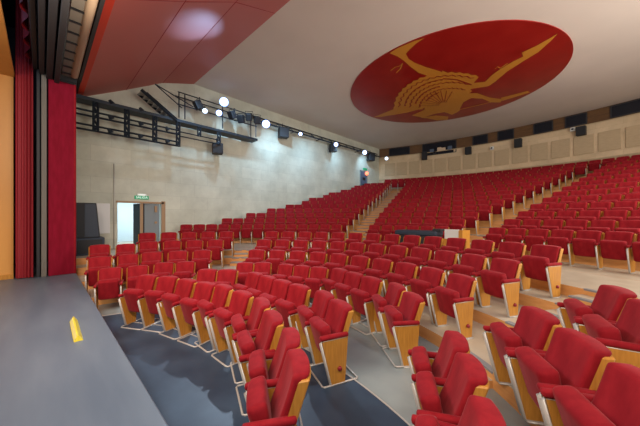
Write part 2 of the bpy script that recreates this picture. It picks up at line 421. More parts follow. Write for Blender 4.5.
# half steps and nosings in the aisles
def steps(c, ks, aa, fz, name='aisle_steps'):
    bm = bmesh.new()
    for k, prev in ks:
        a0, a1 = aa(k); r = front(k) if k in RR else RL; zt = FL[k] if k in FL else FL[0]
        zp_ = prev; ring(c, r-.36, r+.0, zp_-.01, (zt+zp_)/2, a0, a1, bm, n=6)
        for rr, zz in ((r-.36, (zt+zp_)/2), (r, zt)):
            ring(c, rr-.004, rr+.085, zz-.025, zz+.004, a0, a1, bm, 2, 2, n=6)
    o = finish('floor', bm, [M['tread'], M['wood_step'], M['nosing']]); o['kind'] = 'structure'
low = [(-3, 0), (-2, FL[-3]), (-1, FL[-2]), (99, FL[-1])]
steps(LC, low, lambda k: (D(31.9), D(42)), 0)
steps(LC, [(-3, FL[-4]), (-2, FL[-3]), (-1, FL[-2]), (99, FL[-1])], lambda k: (D(-50.5), D(-43)), 0)
up = [(k, FL[k-1]) for k in range(1, 13)]
steps(UC, up, lambda k: (D(-22.6)+.0015*k, D(-17.6)), 0)
steps(UC, up, lambda k: (D(ucr[k]+.3), D(url[k]-.1)), 0)

# ------------------------------------------------------------------ stage
bm = bmesh.new(); box(bm, -13.5, 6, -6, STAGE_Y, -.3, STAGE_Z, bevel=.01, seg=1); struct('floor', bm, M['stage'])
t = thing('marker_wedge', 'small yellow folded wedge marker lying on the grey stage floor', 'marker', (-5.05, .33, STAGE_Z), -.01)
bm = bmesh.new(); prism(bm, [(-.045, 0), (.045, 0), (.0, .075)], -.47, .47, 'x'); finish('wedge', bm, M['yellow'], t)
bm = bmesh.new(); box(bm, -.44, .44, -.004, .004, -.022, .022, mtx=Matrix.Translation((0, -.026, .036)) @ Matrix.Rotation(D(-31), 4, 'X'))
finish('face_strip', bm, M['yellow2'], t)
# proscenium pillar
PX = -10.12
bm = bmesh.new(); box(bm, PX-.45, PX, .12, STAGE_Y, STAGE_Z, 5.85, bevel=.012, seg=1); struct('trim_2', bm, M['pillar'])
bm = bmesh.new(); box(bm, PX-.03, PX+.012, .62, .655, STAGE_Z, 5.85); struct('trim_3', bm, M['velvet'])
bm = bmesh.new(); box(bm, -13.5, PX-.45, .40, STAGE_Y, 0, 8.9); struct('wall_front', bm, M['wall'])
# grey side flat behind the pillar, black sheet added as the dark gap
for i, (y0, y1, m) in enumerate([(-.01, .09, 'grey'), (-.10, -.03, 'black')]):
    bm = bmesh.new(); box(bm, PX-.30, PX-.02, y0, y1, STAGE_Z, 6.1, bevel=.01, seg=1)
    if i == 0:
        for k in range(3): box(bm, PX-.02, PX+.0, y0+.01+.03*k, y0+.022+.03*k, STAGE_Z, 6.0)
    tag(finish('wing_strip', bm, M[m]), ['narrow grey wing flat beside the crimson pillar', 'narrow black sheet standing for the dark gap between grey flat and red curtain'][i], 'stage flat')
# side curtain, pleated
def curtain(name, p0, p1, z0, z1, amp, waves, m, label, cat='curtain', wavy=0):
    bm = bmesh.new(); p0, p1 = Vector(p0), Vector(p1); d = p1-p0; nrm = Vector((-d.y, d.x)).normalized(); n = waves*10; rows_ = 14
    g = []
    for j in range(rows_+1):
        k = j/rows_; row = []
        for i in range(n+1):
            u = i/n; a = amp*(.6+.4*math.sin(5*u+1))*math.sin(2*PI*waves*u+.5*math.sin(3*k))
            q = p0+d*u+nrm*a; zz = z0+(z1-z0)*k
            if wavy: zz += (1-k)*wavy*math.sin(2*PI*waves*u*.5)
            row.append(bm.verts.new((q.x, q.y, zz)))
        g.append(row)
    for j in range(rows_):
        for i in range(n): bm.faces.new((g[j][i], g[j][i+1], g[j+1][i+1], g[j+1][i]))
    o = finish(name, bm, m, smooth=True); return tag(o, label, cat)
curtain('stage_curtain', (PX-.05, -.15), (PX-.12, -.46), STAGE_Z+.02, 8.4, .045, 5, M['curtain'], 'tall red pleated stage curtain hanging between orange panel and grey flat')
curtain('border_curtain', (PX-.1, -.24), (2, -.24), 6.15, 8.4, .05, 34, M['curtain'], 'red border curtain with wavy lower edge running across above the stage', wavy=.10)
# orange acoustic shell
sh = thing('acoustic_shell', 'orange wooden acoustic shell at the left edge, wall panel and ceiling panel', 'stage shell', (PX-.3, -.5, STAGE_Z))
bm = bmesh.new(); box(bm, -.06, 0, -5, 0.0, 0, 5.2, bevel=.01, seg=1); finish('wall_panel', bm, M['shell'], sh)
bm = bmesh.new(); box(bm, -.02, 11, -3.0, 0.02, 5.2, 5.28, bevel=.01, seg=1); finish('ceiling_panel', bm, M['shell'], sh)
bm = bmesh.new(); box(bm, 0, .03, -5, 0, .0, .12); finish('skirting', bm, M['wood'], sh)
# overhead rigging above the stage opening
t = thing('rigging_frame', 'dark slotted steel frame hung above the stage opening', 'rigging', (PX, .3, 5.9))
for y, z, w in ((-.42, .45, .09), (-.30, .35, .10), (-.16, .28, .12), (-.02, .22, .10)):
    bm = bmesh.new(); box(bm, -.1, 12, y-w/2, y+w/2, z-.35, z+.08, bevel=.01, seg=1); finish('beam', bm, M['darkgrey'], t)
bm = bmesh.new(); box(bm, -.1, 12, .07, .30, .12, .16); finish('grey_board', bm, M['grey'], t)
for k in range(26):
    bm = bmesh.new(); x = .25+k*.45; box(bm, x, x+.05, .07, .29, .095, .12); finish('slot_dark', bm, M['black'], t)  # black strips laid on as the dark slots of the board
bm = bmesh.new(); box(bm, -.45, .03, -.15, .38, -.05, -.0); box(bm, -.02, .03, .05, .38, -.02, .14); finish('end_frame', bm, M['darkgrey'], t)
bm = bmesh.new(); box(bm, -.1, 12, .42, .48, .10, .6); finish('back_plate', bm, M['black'], t)
bm = bmesh.new(); tube(bm, [(PX+.15, .62, 6.05), (3, .62, 6.05)], .085, 18)
tag(finish('screen_roller', bm, M['cream'], smooth=True), 'long cream roller tube of a projection screen above the stage front', 'roller')
# ceiling of the stage house
bm = bmesh.new(); box(bm, -13.5, 6, -6, 1.0, 8.4, 8.5); struct('ceiling', bm, M['black'])
bm = bmesh.new()
for k in range(7): tube(bm, [(PX-.6, -.9-.35*k, 7.1+.1*(k % 3)), (4, -.9-.35*k, 7.1+.1*(k % 3))], .03, 6)
for k in range(9): tube(bm, [(PX+.1+k*.9, -.6, 6.6), (PX+.3+k*.9, -3.2, 6.9)], .02, 6)
tag(finish('lighting_pipes', bm, M['truss']), 'dark pipes in the fly space above the orange shell', 'pipes')
bm = bmesh.new(); box(bm, -13.5, 6, -6.1, -6, 0, 8.5); box(bm, -13.5, -13.4, -6, .4, 0, 8.5); struct('wall_stage', bm, M['black'])

# ------------------------------------------------------------------ soffit above the stage front
CZ = 8.7
prof = [(1.05, 6.70), (2.43, 7.45), (3.79, 8.24), (5.17, 8.69)]
for i in range(3):
    (ya, za), (yb, zb) = prof[i], prof[i+1]
    bm = bmesh.new(); prism(bm, [(ya, za), (yb, zb), (yb, zb+.12), (ya, za+.12)], -13.5, 7.5, 'x')
    struct('ceiling', bm, M['soffit'])
bm = bmesh.new()
for i in range(3):
    (ya, za), (yb, zb) = prof[i], prof[i+1]
    for x in (-2.9, -6.9, 1.1): prism(bm, [(ya+.01, za-.004), (yb, zb-.004), (yb, zb+.01), (ya+.01, za+.01)], x-.006, x+.006, 'x')
for y, z in prof[1:3]: box(bm, -13.5, 7.5, y-.007, y+.007, z-.006, z+.01)  # dark strips drawn along the folds in place of shading between facets
struct('joints_and_fold_shade', bm, M['joint_and_shade'])
bm = bmesh.new(); box(bm, -13.5, 7.5, .90, 1.05, 6.64, 7.3); struct('trim_5', bm, M['rededge'])
bm = bmesh.new(); box(bm, -13.5, 7.5, .84, .89, 6.62, 7.3); box(bm, -13.5, 7.5, .76, .80, 6.5, 7.2); struct('trim_6', bm, M['darkgrey'])

# ------------------------------------------------------------------ side wall with its door
dy0, dy1, dz0, dz1 = 2.14, 3.74, FL[0], 2.74
bm = bmesh.new()
box(bm, XL-.25, XL, .4, dy0, 0, 8.9); box(bm, XL-.25, XL, dy1, 25.5, 0, 8.9); box(bm, XL-.25, XL, dy0, dy1, dz1, 8.9); box(bm, XL-.25, XL, dy0, dy1, 0, dz0)
struct('wall_left', bm, M['wall'])
# lobby seen through the door
bm = bmesh.new(); box(bm, -17.2, -17.1, 0, 6, 0, 4); box(bm, -17.2, XL-.25, .6, .7, 0, 4); box(bm, -17.2, XL-.25, 5.2, 5.3, 0, 4); box(bm, -17.2, XL-.25, 0, 6, 3.2, 3.3)
struct('wall_lobby', bm, M['room'])
bm = bmesh.new(); box(bm, -17.2, XL-.25, 0, 6, dz0-.1, dz0); struct('floor', bm, M['tread'])
bm = bmesh.new(); w = .10
box(bm, XL-.02, XL+.03, dy1-.0, dy1+w*1.6, dz0, dz1+w); box(bm, XL-.02, XL+.03, dy0-w*.5, dy1+w, dz1-.02, dz1+.06)
struct('trim_7', bm, M['tanframe'])
dl = bpy.data.objects.new('door_1', None); C.objects.link(dl); dl['kind'] = 'structure'; dl.location = (XL-.06, 3.68, dz0)
def leaf(ang, w, m, yoff, nm):
    bm = bmesh.new(); box(bm, -.02, .02, -w, 0, 0, dz1-dz0-.02, mtx=Matrix.Translation((0, yoff, 0)) @ Matrix.Rotation(ang, 4, 'Z'), bevel=.004, seg=1)
    return finish(nm, bm, m, dl)
leaf(D(-8), .62, M['greydoor'], 0, 'door_leaf')
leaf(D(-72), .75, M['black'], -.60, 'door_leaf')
bm = bmesh.new(); box(bm, -.06, .0, -.74, -.63, 0, dz1-dz0-.02); finish('door_post', bm, M['tanframe'], dl)
for z in (1.0, 1.5):
    bm = bmesh.new(); box(bm, .02, .05, -.20, -.10, z, z+.09 if z < 1.2 else z+.28, bevel=.005, seg=1); finish('door_handle', bm, M['tanframe'], dl)
bm = bmesh.new(); box(bm, -17.1, -17.06, 1.62, 1.95, 2.66, 2.83); tag(finish('exit_sign', bm, M['green']), 'small green sign on the pale wall beyond the open side door', 'sign')
# exit sign over the door
def text_child(parent, s, size, loc, rot, m, name='lettering'):
    cu = bpy.data.curves.new(name, 'FONT'); cu.body = s; cu.size = size; cu.align_x = 'CENTER'; cu.align_y = 'CENTER'; cu.extrude = .002
    o = bpy.data.objects.new(name, cu); C.objects.link(o); cu.materials.append(m); 
    me = bpy.data.meshes.new_from_object(o.evaluated_get(bpy.context.evaluated_depsgraph_get())); C.objects.unlink(o); bpy.data.objects.remove(o)
    o = bpy.data.objects.new(name, me); C.objects.link(o); o.location = loc; o.rotation_euler = rot; o.parent = parent
    if not me.materials: me.materials.append(m)
    return o
t = thing('exit_sign', 'green SALIDA exit sign with white letters above the side door', 'sign', (XL, 2.98, 2.97))
bm = bmesh.new(); box(bm, .0, .05, -.26, .26, -.075, .075, bevel=.01, seg=1); finish('sign_box', bm, M['green'], t)
text_child(t, 'SALIDA', .13, (.054, 0, 0), (PI/2, 0, PI/2), M['whitee'])
t = thing('emergency_light', 'small white emergency light above the green exit sign', 'lamp', (XL, 2.98, 3.088))
bm = bmesh.new(); box(bm, 0, .06, -.18, .18, -.045, .045, bevel=.012, seg=2); finish('housing', bm, M['white'], t)
bm = bmesh.new(); box(bm, .055, .07, -.13, .13, -.025, .025); finish('diffuser', bm, M['whitee'], t)
# flat panel and conduits on the wall
t = thing('wall_panel', 'pale square cover panel on stone wall between speakers and door', 'panel', (XL, 1.58, 2.07))
bm = bmesh.new(); box(bm, 0, .03, -.31, .31, -.6, .6, bevel=.006, seg=1); finish('cover', bm, M['grey'] if 0 else M['white'], t)
bpy.data.materials['white_board']
bm = bmesh.new(); tube(bm, [(XL+.02, 2.02, FL[0]), (XL+.02, 2.02, 4.3)], .018, 6)
tag(finish('cable_conduit', bm, M['metal'], smooth=True), 'thin pale conduit running up the wall left of the side door', 'conduit')
# rear side door with lamp
d2 = bpy.data.objects.new('door_2', None); C.objects.link(d2); d2['kind'] = 'structure'; d2.location = (XL, 19.85, 3.9)
bm = bmesh.new(); box(bm, .01, .05, -.46, .46, 0, 2.25); finish('door_leaf', bm, M['bluedoor'], d2)
bm = bmesh.new(); box(bm, 0, .08, .46, .56, 0, 2.35); box(bm, 0, .08, -.52, -.46, 0, 2.35); box(bm, 0, .08, -.5, .5, 2.25, 2.35); finish('door_frame', bm, M['greydoor'], d2)
for z in (.9, 1.5):
    bm = bmesh.new(); box(bm, .05, .06, -.15, .25, z, z+.25); finish('door_glass', bm, M['glassdark'], d2)
t = thing('exit_sign', 'green exit sign above the rear side door', 'sign', (XL, 20.1, 6.42)); bm = bmesh.new(); box(bm, 0, .08, -.3, .3, -.09, .09, bevel=.01, seg=1); finish('sign_box', bm, M['green'], t)
t = thing('warning_lamp', 'glowing orange red lamp beside the rear side door', 'lamp', (XL+.1, 20.25, 6.05)); bm = bmesh.new(); bmesh.ops.create_uvsphere(bm, u_segments=16, v_segments=10, radius=.17); finish('globe', bm, M['redlamp'], t, smooth=True)
bm = bmesh.new(); box(bm, -.1, 0, -.06, .06, -.06, .06); finish('base', bm, M['black'], t)

# loudspeakers stacked at the far left
fz = FL[0]
t = thing('subwoofer', 'navy box cabinet on the floor behind the pillar, under the black speaker', 'speaker', (-12.3, 1.12, fz))
bm = bmesh.new(); box(bm, -.45, .45, -.38, .40, 0, .58, bevel=.015, seg=1); finish('cabinet', bm, M['subblue'], t)
bm = bmesh.new(); box(bm, .45, .462, -.32, .34, .06, .52, bevel=.004, seg=1); finish('grille', bm, M['black'], t)
t = thing('loudspeaker', 'tall black wedge shaped loudspeaker standing on the navy cabinet', 'speaker', (-12.3, 1.05, fz+.58))
bm = bmesh.new(); prism(bm, [(-.30, 0), (.36, 0), (.26, 1.2), (-.30, 1.2)], -.35, .35, 'x'); bmesh.ops.bevel(bm, geom=bm.edges[:], offset=.012, segments=1, affect='EDGES'); finish('cabinet', bm, M['black'], t)
bm = bmesh.new(); prism(bm, [(-.05, .04), (.32, .04), (.23, 1.16), (-.05, 1.16)], .35, .362, 'x'); finish('grille', bm, M['subblue'], t)

# ------------------------------------------------------------------ back wall
def circ3(a, b, c):
    d = 2*(a[0]*(b[1]-c[1])+b[0]*(c[1]-a[1])+c[0]*(a[1]-b[1])); A2, B2, C2 = (q[0]**2+q[1]**2 for q in (a, b, c))
    ux = (A2*(b[1]-c[1])+B2*(c[1]-a[1])+C2*(a[1]-b[1]))/d; uy = (A2*(c[0]-b[0])+B2*(a[0]-c[0])+C2*(b[0]-a[0]))/d
    return ux, uy, math.hypot(a[0]-ux, a[1]-uy)
wx, wy, RW = circ3((-12.6, 22.9), (-5.2, 24.1), (2.75, 22.75)); WC = (wx, wy); print('WALL', WC, RW)
WA0 = -math.asin((wx+13.5)/RW); WA1 = WA0+D(50)*23/RW
def warc(bm, r0, r1, z0, z1, a0, a1, n=40):
    ring(WC, r0, r1, z0, z1, a0, a1, bm, 0, 0, n=n, clamp=False)
bm = bmesh.new(); warc(bm, RW, RW+.3, 3, 7.86, WA0-.02, WA1); struct('wall_back', bm, M['back'])
bm = bmesh.new(); warc(bm, RW+.02, RW+.35, 7.86, CZ+.1, WA0-.02, WA1); struct('wall_back', bm, M['band'])
bm = bmesh.new(); warc(bm, RW-.05, RW+.05, 7.82, 7.88, WA0, WA1); struct('trim_8', bm, M['panel'])
bm = bmesh.new(); warc(bm, RW-.06, RW+.05, 5.62, 5.70, WA0, WA1); struct('trim_9', bm, M['panel'])
def onback(px, r=RW): return hit(px, WC[0], WC[1], r)[0]
def bx_on_back(bm, a, w, z0, z1, t0, t1, **kw):
    mt = Matrix.Translation((WC[0]+RW*math.sin(a), WC[1]+RW*math.cos(a), 0)) @ Matrix.Rotation(-a, 4, 'Z')
    box(bm, -w/2, w/2, -t1, -t0, z0, z1, mtx=mt, **kw)
edges = [395.3, 411.7, 424.9, 438, 451.8, 466.4, 481.8, 497.7, 514.6, 532.8, 552.9, 574, 596.8, 622]
an = [onback(e) for e in edges]; st = (an[-1]-an[0])/(len(an)-1)
for i in range(len(an)+2):
    a = an[0]+st*i-.45*st
    bm = bmesh.new(); bx_on_back(bm, a, .93, 6.05, 7.22, .0, .06, bevel=.012, seg=1)
    o = finish('acoustic_board', bm, M['panel'])
    tag(o, 'tan square acoustic panel on the back wall, %s from the left' % ORD[i+1], 'panel', 'acoustic panels on the back wall')
# windows of the projection gallery
wins = [(389.5, 409.5), (473, 487.5), (498, 513.6), (534, 552.6), (565.6, 586.7), (611, 645)]
def win(px0, px1, z0, z1, i):
    a0, a1 = onback(px0), onback(px1); a = (a0+a1)/2; w = (a1-a0)*RW
    o = bpy.data.objects.new('window_%d' % i, None); C.objects.link(o); o['kind'] = 'structure'
    bm = bmesh.new(); bx_on_back(bm, a, w, z0, z1, -.02, .03); finish('window_pane', bm, M['glassdark'], o)
    bm = bmesh.new()
    for s in (-1, 1):
        mt = Matrix.Translation((WC[0]+RW*math.sin(a), WC[1]+RW*math.cos(a), 0)) @ Matrix.Rotation(-a, 4, 'Z')
        box(bm, s*w/2-.03, s*w/2+.03, -.06, 0, z0, z1, mtx=mt)
        zz = z0 if s < 0 else z1; box(bm, -w/2, w/2, -.06, 0, zz-.025, zz+.025, mtx=mt)
    finish('window_frame', bm, M['darkgrey'], o)
for i, (p, q) in enumerate(wins): win(p, q, 7.95, 8.62, i+1)
win(422.7, 456, 7.6, 8.62, 7)
a0 = onback(440)
for j, (px, m) in enumerate([(432, 'bluedoor'), (439.5, 'cream'), (443.5, 'cream'), (450, 'bluedoor')]):
    bm = bmesh.new(); bx_on_back(bm, onback(px), .34, 7.85, 8.10+.06*(j % 2), .03, .12, bevel=.02, seg=1)
    lab = ['dim blue box behind the wide projection window, left side', 'tan projector housing in the wide projection window, left of a twin', 'tan projector housing in the wide projection window, right of a twin', 'dim blue box behind the wide projection window, right side'][j]
    tag(finish('projector', bm, M[m]), lab, 'projector')
# back wall speakers and cameras
for j, (p, y0p, y1p) in enumerate([((422.2, 427.7), 151.7, 159.6), ((465.8, 472), 146.7, 154), ((515, 523), 138.4, 147), ((577.5, 587), 126, 135)]):
    am = onback((p[0]+p[1])/2); u = hit((p[0]+p[1])/2, *WC, RW-.3)[1]
    zt = EYE+(Y0-y0p)/F*u; zb = EYE+(Y0-y1p)/F*u
    t = thing('box_speaker', 'black box speaker on the back wall, %s from the left' % ORD[j+1], 'speaker', (WC[0]+RW*math.sin(am), WC[1]+RW*math.cos(am), zb), -am, 'speakers on the back wall')
    bm = bmesh.new(); box(bm, -.22, .22, -.38, -.06, 0, zt-zb, bevel=.02, seg=1); finish('cabinet', bm, M['black'], t)
    bm = bmesh.new(); box(bm, -.05, .05, -.08, 0, .2, .35); finish('bracket', bm, M['darkgrey'], t)
for j, (px, py) in enumerate([(434.7, 153), (492, 148.3), (573, 129.5)]):
    am, u = hit(px, *WC, RW-.1); z = EYE+(Y0-py)/F*u
    t = thing('security_camera', ['small dark camera on the back wall below the projection window', 'small white camera on the back wall between two speakers', 'small camera with dark lens on the back wall beside the rightmost speaker'][j], 'camera', (WC[0]+RW*math.sin(am), WC[1]+RW*math.cos(am), z), -am)
    bm = bmesh.new(); box(bm, -.12, .12, -.22, 0, -.12, .12, bevel=.03, seg=2); finish('housing', bm, M['black'] if j == 0 else M['white'], t)
    bm = bmesh.new(); bmesh.ops.create_cone(bm, cap_ends=True, segments=12, radius1=.06, radius2=.06, depth=.04, matrix=Matrix.Translation((0, -.23, 0)) @ Matrix.Rotation(PI/2, 4, 'X')); finish('lens', bm, M['glassdark'], t)

# ------------------------------------------------------------------ ceiling and mural
bm = bmesh.new(); box(bm, XL-.3, 9, 5.17, 26, CZ, CZ+.15); struct('ceiling', bm, M['ceil'])
cpx = [(350, 95), (574, 50), (490, 21), (420, 122)]
pp = [ray(a, b, z=CZ) for a, b in cpx]
# circle through the four sighted rim points, least squares
def circ(P):
    import itertools
    xs = []
    for a, b, c in itertools.combinations(P, 3):
        d = 2*(a.x*(b.y-c.y)+b.x*(c.y-a.y)+c.x*(a.y-b.y))
        ux = ((a.x**2+a.y**2)*(b.y-c.y)+(b.x**2+b.y**2)*(c.y-a.y)+(c.x**2+c.y**2)*(a.y-b.y))/d
        uy = ((a.x**2+a.y**2)*(c.x-b.x)+(b.x**2+b.y**2)*(a.x-c.x)+(c.x**2+c.y**2)*(b.x-a.x))/d
        xs.append((ux, uy, math.hypot(a.x-ux, a.y-uy)))
    return [sum(q[i] for q in xs)/len(xs) for i in range(3)]
mx_, my_, mr_ = circ(pp); print('MURAL', mx_, my_, mr_)
mu = thing('ceiling_mural', 'round red ceiling mural with a golden leaping dancer', 'mural', (mx_, my_, CZ))
bm = bmesh.new(); prism(bm, [(mr_*math.cos(2*PI*k/96), mr_*math.sin(2*PI*k/96)) for k in range(96)], -.03, 0); finish('disc', bm, M['mural'], mu)
def A(l): return [(340+x/3.55, 10+y/3.55) for x, y in l]
def Bz(l): return [(440+x/3.55, 10+y/3.55) for x, y in l]
def flat(bm, poly, z):
    vs = []
    for a, b in poly:
        p = ray(a, b, z=CZ); q = Vector((p.x-mx_, p.y-my_)); 
        if q.length > mr_*.995: q *= mr_*.995/q.length
        vs.append(bm.verts.new((q.x, q.y, z)))
    f = bm.faces.new(vs)
def strip(bm, pts, w, z):
    """narrow band following a line"""
    P = [ray(a, b, z=CZ) for a, b in pts]; P = [Vector((p.x-mx_, p.y-my_)) for p in P]; L, R = [], []
    for i, p in enumerate(P):
        d = (P[min(i+1, len(P)-1)]-P[max(i-1, 0)]).normalized(); n = Vector((-d.y, d.x))
        L.append(bm.verts.new((*(p+n*w/2), z))); R.append(bm.verts.new((*(p-n*w/2), z)))
    for i in range(len(P)-1): bm.faces.new((L[i], L[i+1], R[i+1], R[i]))
bm = bmesh.new(); z = -.036
flat(bm, A([(300, 96), (260, 108), (205, 132), (176, 150), (205, 162), (228, 178), (252, 200), (278, 220), (315, 232), (350, 232), (385, 226), (352, 214), (305, 200), (265, 184), (243, 170), (234, 152), (246, 138), (270, 116)]), z)
flat(bm, Bz([(8, 212), (40, 226), (105, 232), (118, 245), (122, 256), (160, 252), (185, 228), (215, 206), (262, 178), (296, 162), (290, 148), (342, 124), (418, 80), (398, 102), (350, 146), (300, 176), (238, 216), (196, 252), (172, 268), (120, 276), (70, 284), (50, 262), (10, 262)]), z-.001)
flat(bm, A([(118, 379), (200, 346), (330, 316), (352, 330), (240, 362), (150, 377)]), z)
# ruffled skirt: scalloped bands
def band(cxy, r0, r1, a0, a1, n=30, sc=.5, ys=.55):
    o_, i_ = [], []
    for k in range(n+1):
        a = a0+(a1-a0)*k/n; s = 1+.03*(1 if k % 2 else -1)*sc
        o_.append((cxy[0]+r1*s*math.cos(a), cxy[1]-r1*s*math.sin(a)*ys)); i_.append((cxy[0]+r0*math.cos(a), cxy[1]-r0*math.sin(a)*ys))
    return o_, i_
def bandmesh(bm, o_, i_, z):
    V = lambda q: (lambda p: bm.verts.new((p.x-mx_, p.y-my_, z)))(ray(q[0], q[1], z=CZ))
    O = [V(q) for q in o_]; I = [V(q) for q in i_]
    for k in range(len(O)-1): bm.faces.new((O[k], O[k+1], I[k+1], I[k]))
cc = (452, 107.5)
for r0, r1 in ((48, 58), (38, 46.5), (29, 36.5), (0.5, 27.5)):
    o_, i_ = band(cc, r0, r1, D(40 if r1 < 30 else 62), D(184 if r1 > 30 else 200), ys=.62); bandmesh(bm, o_, i_, z-.002)
flat(bm, A([(255, 372), (300, 352), (345, 326), (352, 290), (375, 262), (415, 256), (450, 268), (470, 285), (440, 306), (432, 330), (424, 356), (398, 370), (372, 360), (338, 366), (295, 380)]), z-.004)
flat(bm, A([(285, 380), (340, 372), (385, 376), (382, 391), (345, 390), (320, 384)]), z-.004)
flat(bm, Bz([(0, 262), (60, 256), (112, 276), (66, 300), (52, 330), (66, 350), (60, 362), (20, 362), (0, 350)]), z-.005)
flat(bm, Bz([(60, 312), (92, 293), (132, 292), (176, 308), (222, 314), (214, 326), (180, 325), (150, 312), (112, 310), (84, 324), (74, 342), (58, 336)]), z-.006)
flat(bm, Bz([(216, 309), (312, 284), (319, 290), (222, 320)]), z-.007)
strip(bm, Bz([(70, 351), (150, 332), (222, 314)]), .09, z-.007)
strip(bm, Bz([(196, 206), (205, 198), (214, 204), (226, 196), (240, 186)]), .05, z)
strip(bm, A([(180, 212), (196, 200), (212, 196), (222, 186), (214, 206), (200, 220)]), .05, z)
finish('dancer_figure', bm, M['gold'], mu)
bm = bmesh.new()
for k in range(9):
    a = D(70+k*14); strip(bm, [(cc[0]-8+5*math.cos(a), cc[1]-3-5*math.sin(a)*.6), (cc[0]-8+24*math.cos(a), cc[1]-3-24*math.sin(a)*.62)], .035, z-.012)
for r in (32.5, 42, 53):
    strip(bm, [(cc[0]+r*(1+.02*(-1)**k)*math.cos(D(66+k*4)), cc[1]-r*(1+.02*(-1)**k)*math.sin(D(66+k*4))*.62) for k in range(29)], .07, z-.010)
strip(bm, Bz([(10, 240), (60, 244), (112, 262)]), .08, z-.012)
finish('fold_lines', bm, M['mural'], mu)

# ------------------------------------------------------------------ gantry on the side wall
GX = -12.9
g = thing('lighting_gantry', 'black steel gantry with hanging frames and railing high on the side wall', 'gantry', (GX, 0, 0))
def gt(name, segs, r=.03, sq=True, n=6):
    bm = bmesh.new()
    for s in segs: tube(bm, s, r, 4 if sq else n)
    return finish(name, bm, M['truss'], g)
bm = bmesh.new(); box(bm, -.45, .15, .72, 8.35, 6.40, 6.52); finish('walkway', bm, M['truss'], g)
posts = [(1.38, 5.3), (2.33, 5.3), (3.30, 5.3), (4.22, 5.3)]
def latt(y, z0, z1, w=.13):
    s = [[(.1, y-w/2, z0), (.1, y-w/2, z1)], [(.1, y+w/2, z0), (.1, y+w/2, z1)]]
    nz = max(2, int((z1-z0)/.22))
    for k in range(nz):
        a, b = z0+(z1-z0)*k/nz, z0+(z1-z0)*(k+1)/nz; s.append([(.1, y-w/2*(-1)**k, a), (.1, y+w/2*(-1)**k, b)])
    return s
for y, zb in posts: gt('hanging_truss', latt(y, zb, 6.44), .038)
gt('lighting_bar', [[(.1, .72, z_), (.1, 4.28, z_)] for z_ in (5.32, 5.50)], .038)
gt('lighting_bar', [[(.1, .72, z_), (.1, 4.28, z_)] for z_ in (5.84, 6.02)], .038)
for y, zb in ((5.15, 5.95), (6.12, 5.75)): gt('hanging_truss', latt(y, zb, 6.44), .038)
gt('lighting_bar', [[(.1, 4.28, 5.98), (.1, 6.16, 5.98)], [(.1, 4.28, 5.78), (.1, 6.16, 5.78)]], .028)
rl = []
for y in (4.25, 4.5, 6.3, 8.25): rl.append([(.12, y, 6.6), (.12, y, 7.75)])
rl += [[(.12, 4.2, 7.75), (.12, 8.3, 7.75)], [(.12, 4.2, 7.2), (.12, 8.3, 7.2)], [(-.4, 4.25, 7.75), (-.4, 8.3, 7.75)], [(-.4, 8.25, 6.6), (-.4, 8.25, 7.75)], [(-.4, 8.25, 7.75), (.12, 8.25, 7.75)]]
gt('railing', rl, .028)
s0 = ray(141, 90, x=-12.8); s1 = ray(176, 121, x=-12.8)
st_ = []
for dx in (-.35, .15):
    st_.append([(dx, s0.y, s0.z), (dx, s1.y, s1.z)]); 
gt('stair_stringer', st_, .07)
bm = bmesh.new()
for k in range(8):
    u = (k+.5)/8; y, z_ = s0.y+(s1.y-s0.y)*u, s0.z+(s1.z-s0.z)*u; box(bm, -.35, .15, y-.10, y+.10, z_-.02, z_+.02)
finish('stair_tread', bm, M['metal'], g)
h0, h1 = ray(155, 84, x=-12.75), ray(182, 108, x=-12.75)
gt('stair_handrail', [[(.15, h0.y, h0.z), (.15, h1.y, h1.z)], [(.15, h0.y-.3, h0.z-.45), (.15, h1.y-.2, h1.z-.55)], [(.15, h0.y, h0.z), (.15, h1.y+.5, h0.z-.5)]], .026)
# small luminaires standing on the gantry bars
for j, (px, py) in enumerate([(111, 102), (141, 109.5), (110.5, 117), (140.5, 123.5), (167, 128.5), (110, 131), (140, 136), (167, 141)]):
    p = ray(px, py, x=GX+.1)
    t = thing('bar_clamp_lamp', 'small black work lamp clamped on the gantry frame, %s from the left' % ORD[j+1], 'lamp', (GX+.1, p.y, p.z), 0, 'small lamps on the gantry frame')
    bm = bmesh.new(); bmesh.ops.create_cone(bm, cap_ends=True, segments=10, radius1=.10, radius2=.05, depth=.16, matrix=Matrix.Rotation(.6, 4, 'X')); finish('housing', bm, M['truss'], t)
    bm = bmesh.new(); tube(bm, [(0, 0, -.12), (0, .05, 0)], .015, 5); finish('clamp', bm, M['truss'], t)
# long pipe with brackets toward the back
g2 = thing('lighting_truss', 'long slim black truss along the top of the side wall toward the back', 'truss', (GX-.1, 0, 0))
def gt2(name, segs, r=.03):
    bm = bmesh.new()
    for s in segs: tube(bm, s, r, 5)
    return finish(name, bm, M['truss'], g2)
gt2('main_pipe', [[(0, 8.3, 7.62), (0, 21.9, 7.75)]], .055)
gt2('rear_pipe', [[(-.3, 8.3, 7.95), (-.3, 21.9, 8.05)]], .04)
gt2('brace', [[(0, 8.8+1.0*k, 7.65), (-.3, 9.2+1.0*k, 7.98)] for k in range(13)]+[[(0, 9.3+1.0*k, 7.65), (-.3, 9.0+1.0*k, 7.98)] for k in range(13)], .022)
gt2('wall_bracket', [[(0, 9+2.4*k, 7.7), (-.5, 9+2.4*k, 7.7)] for k in range(6)], .03)
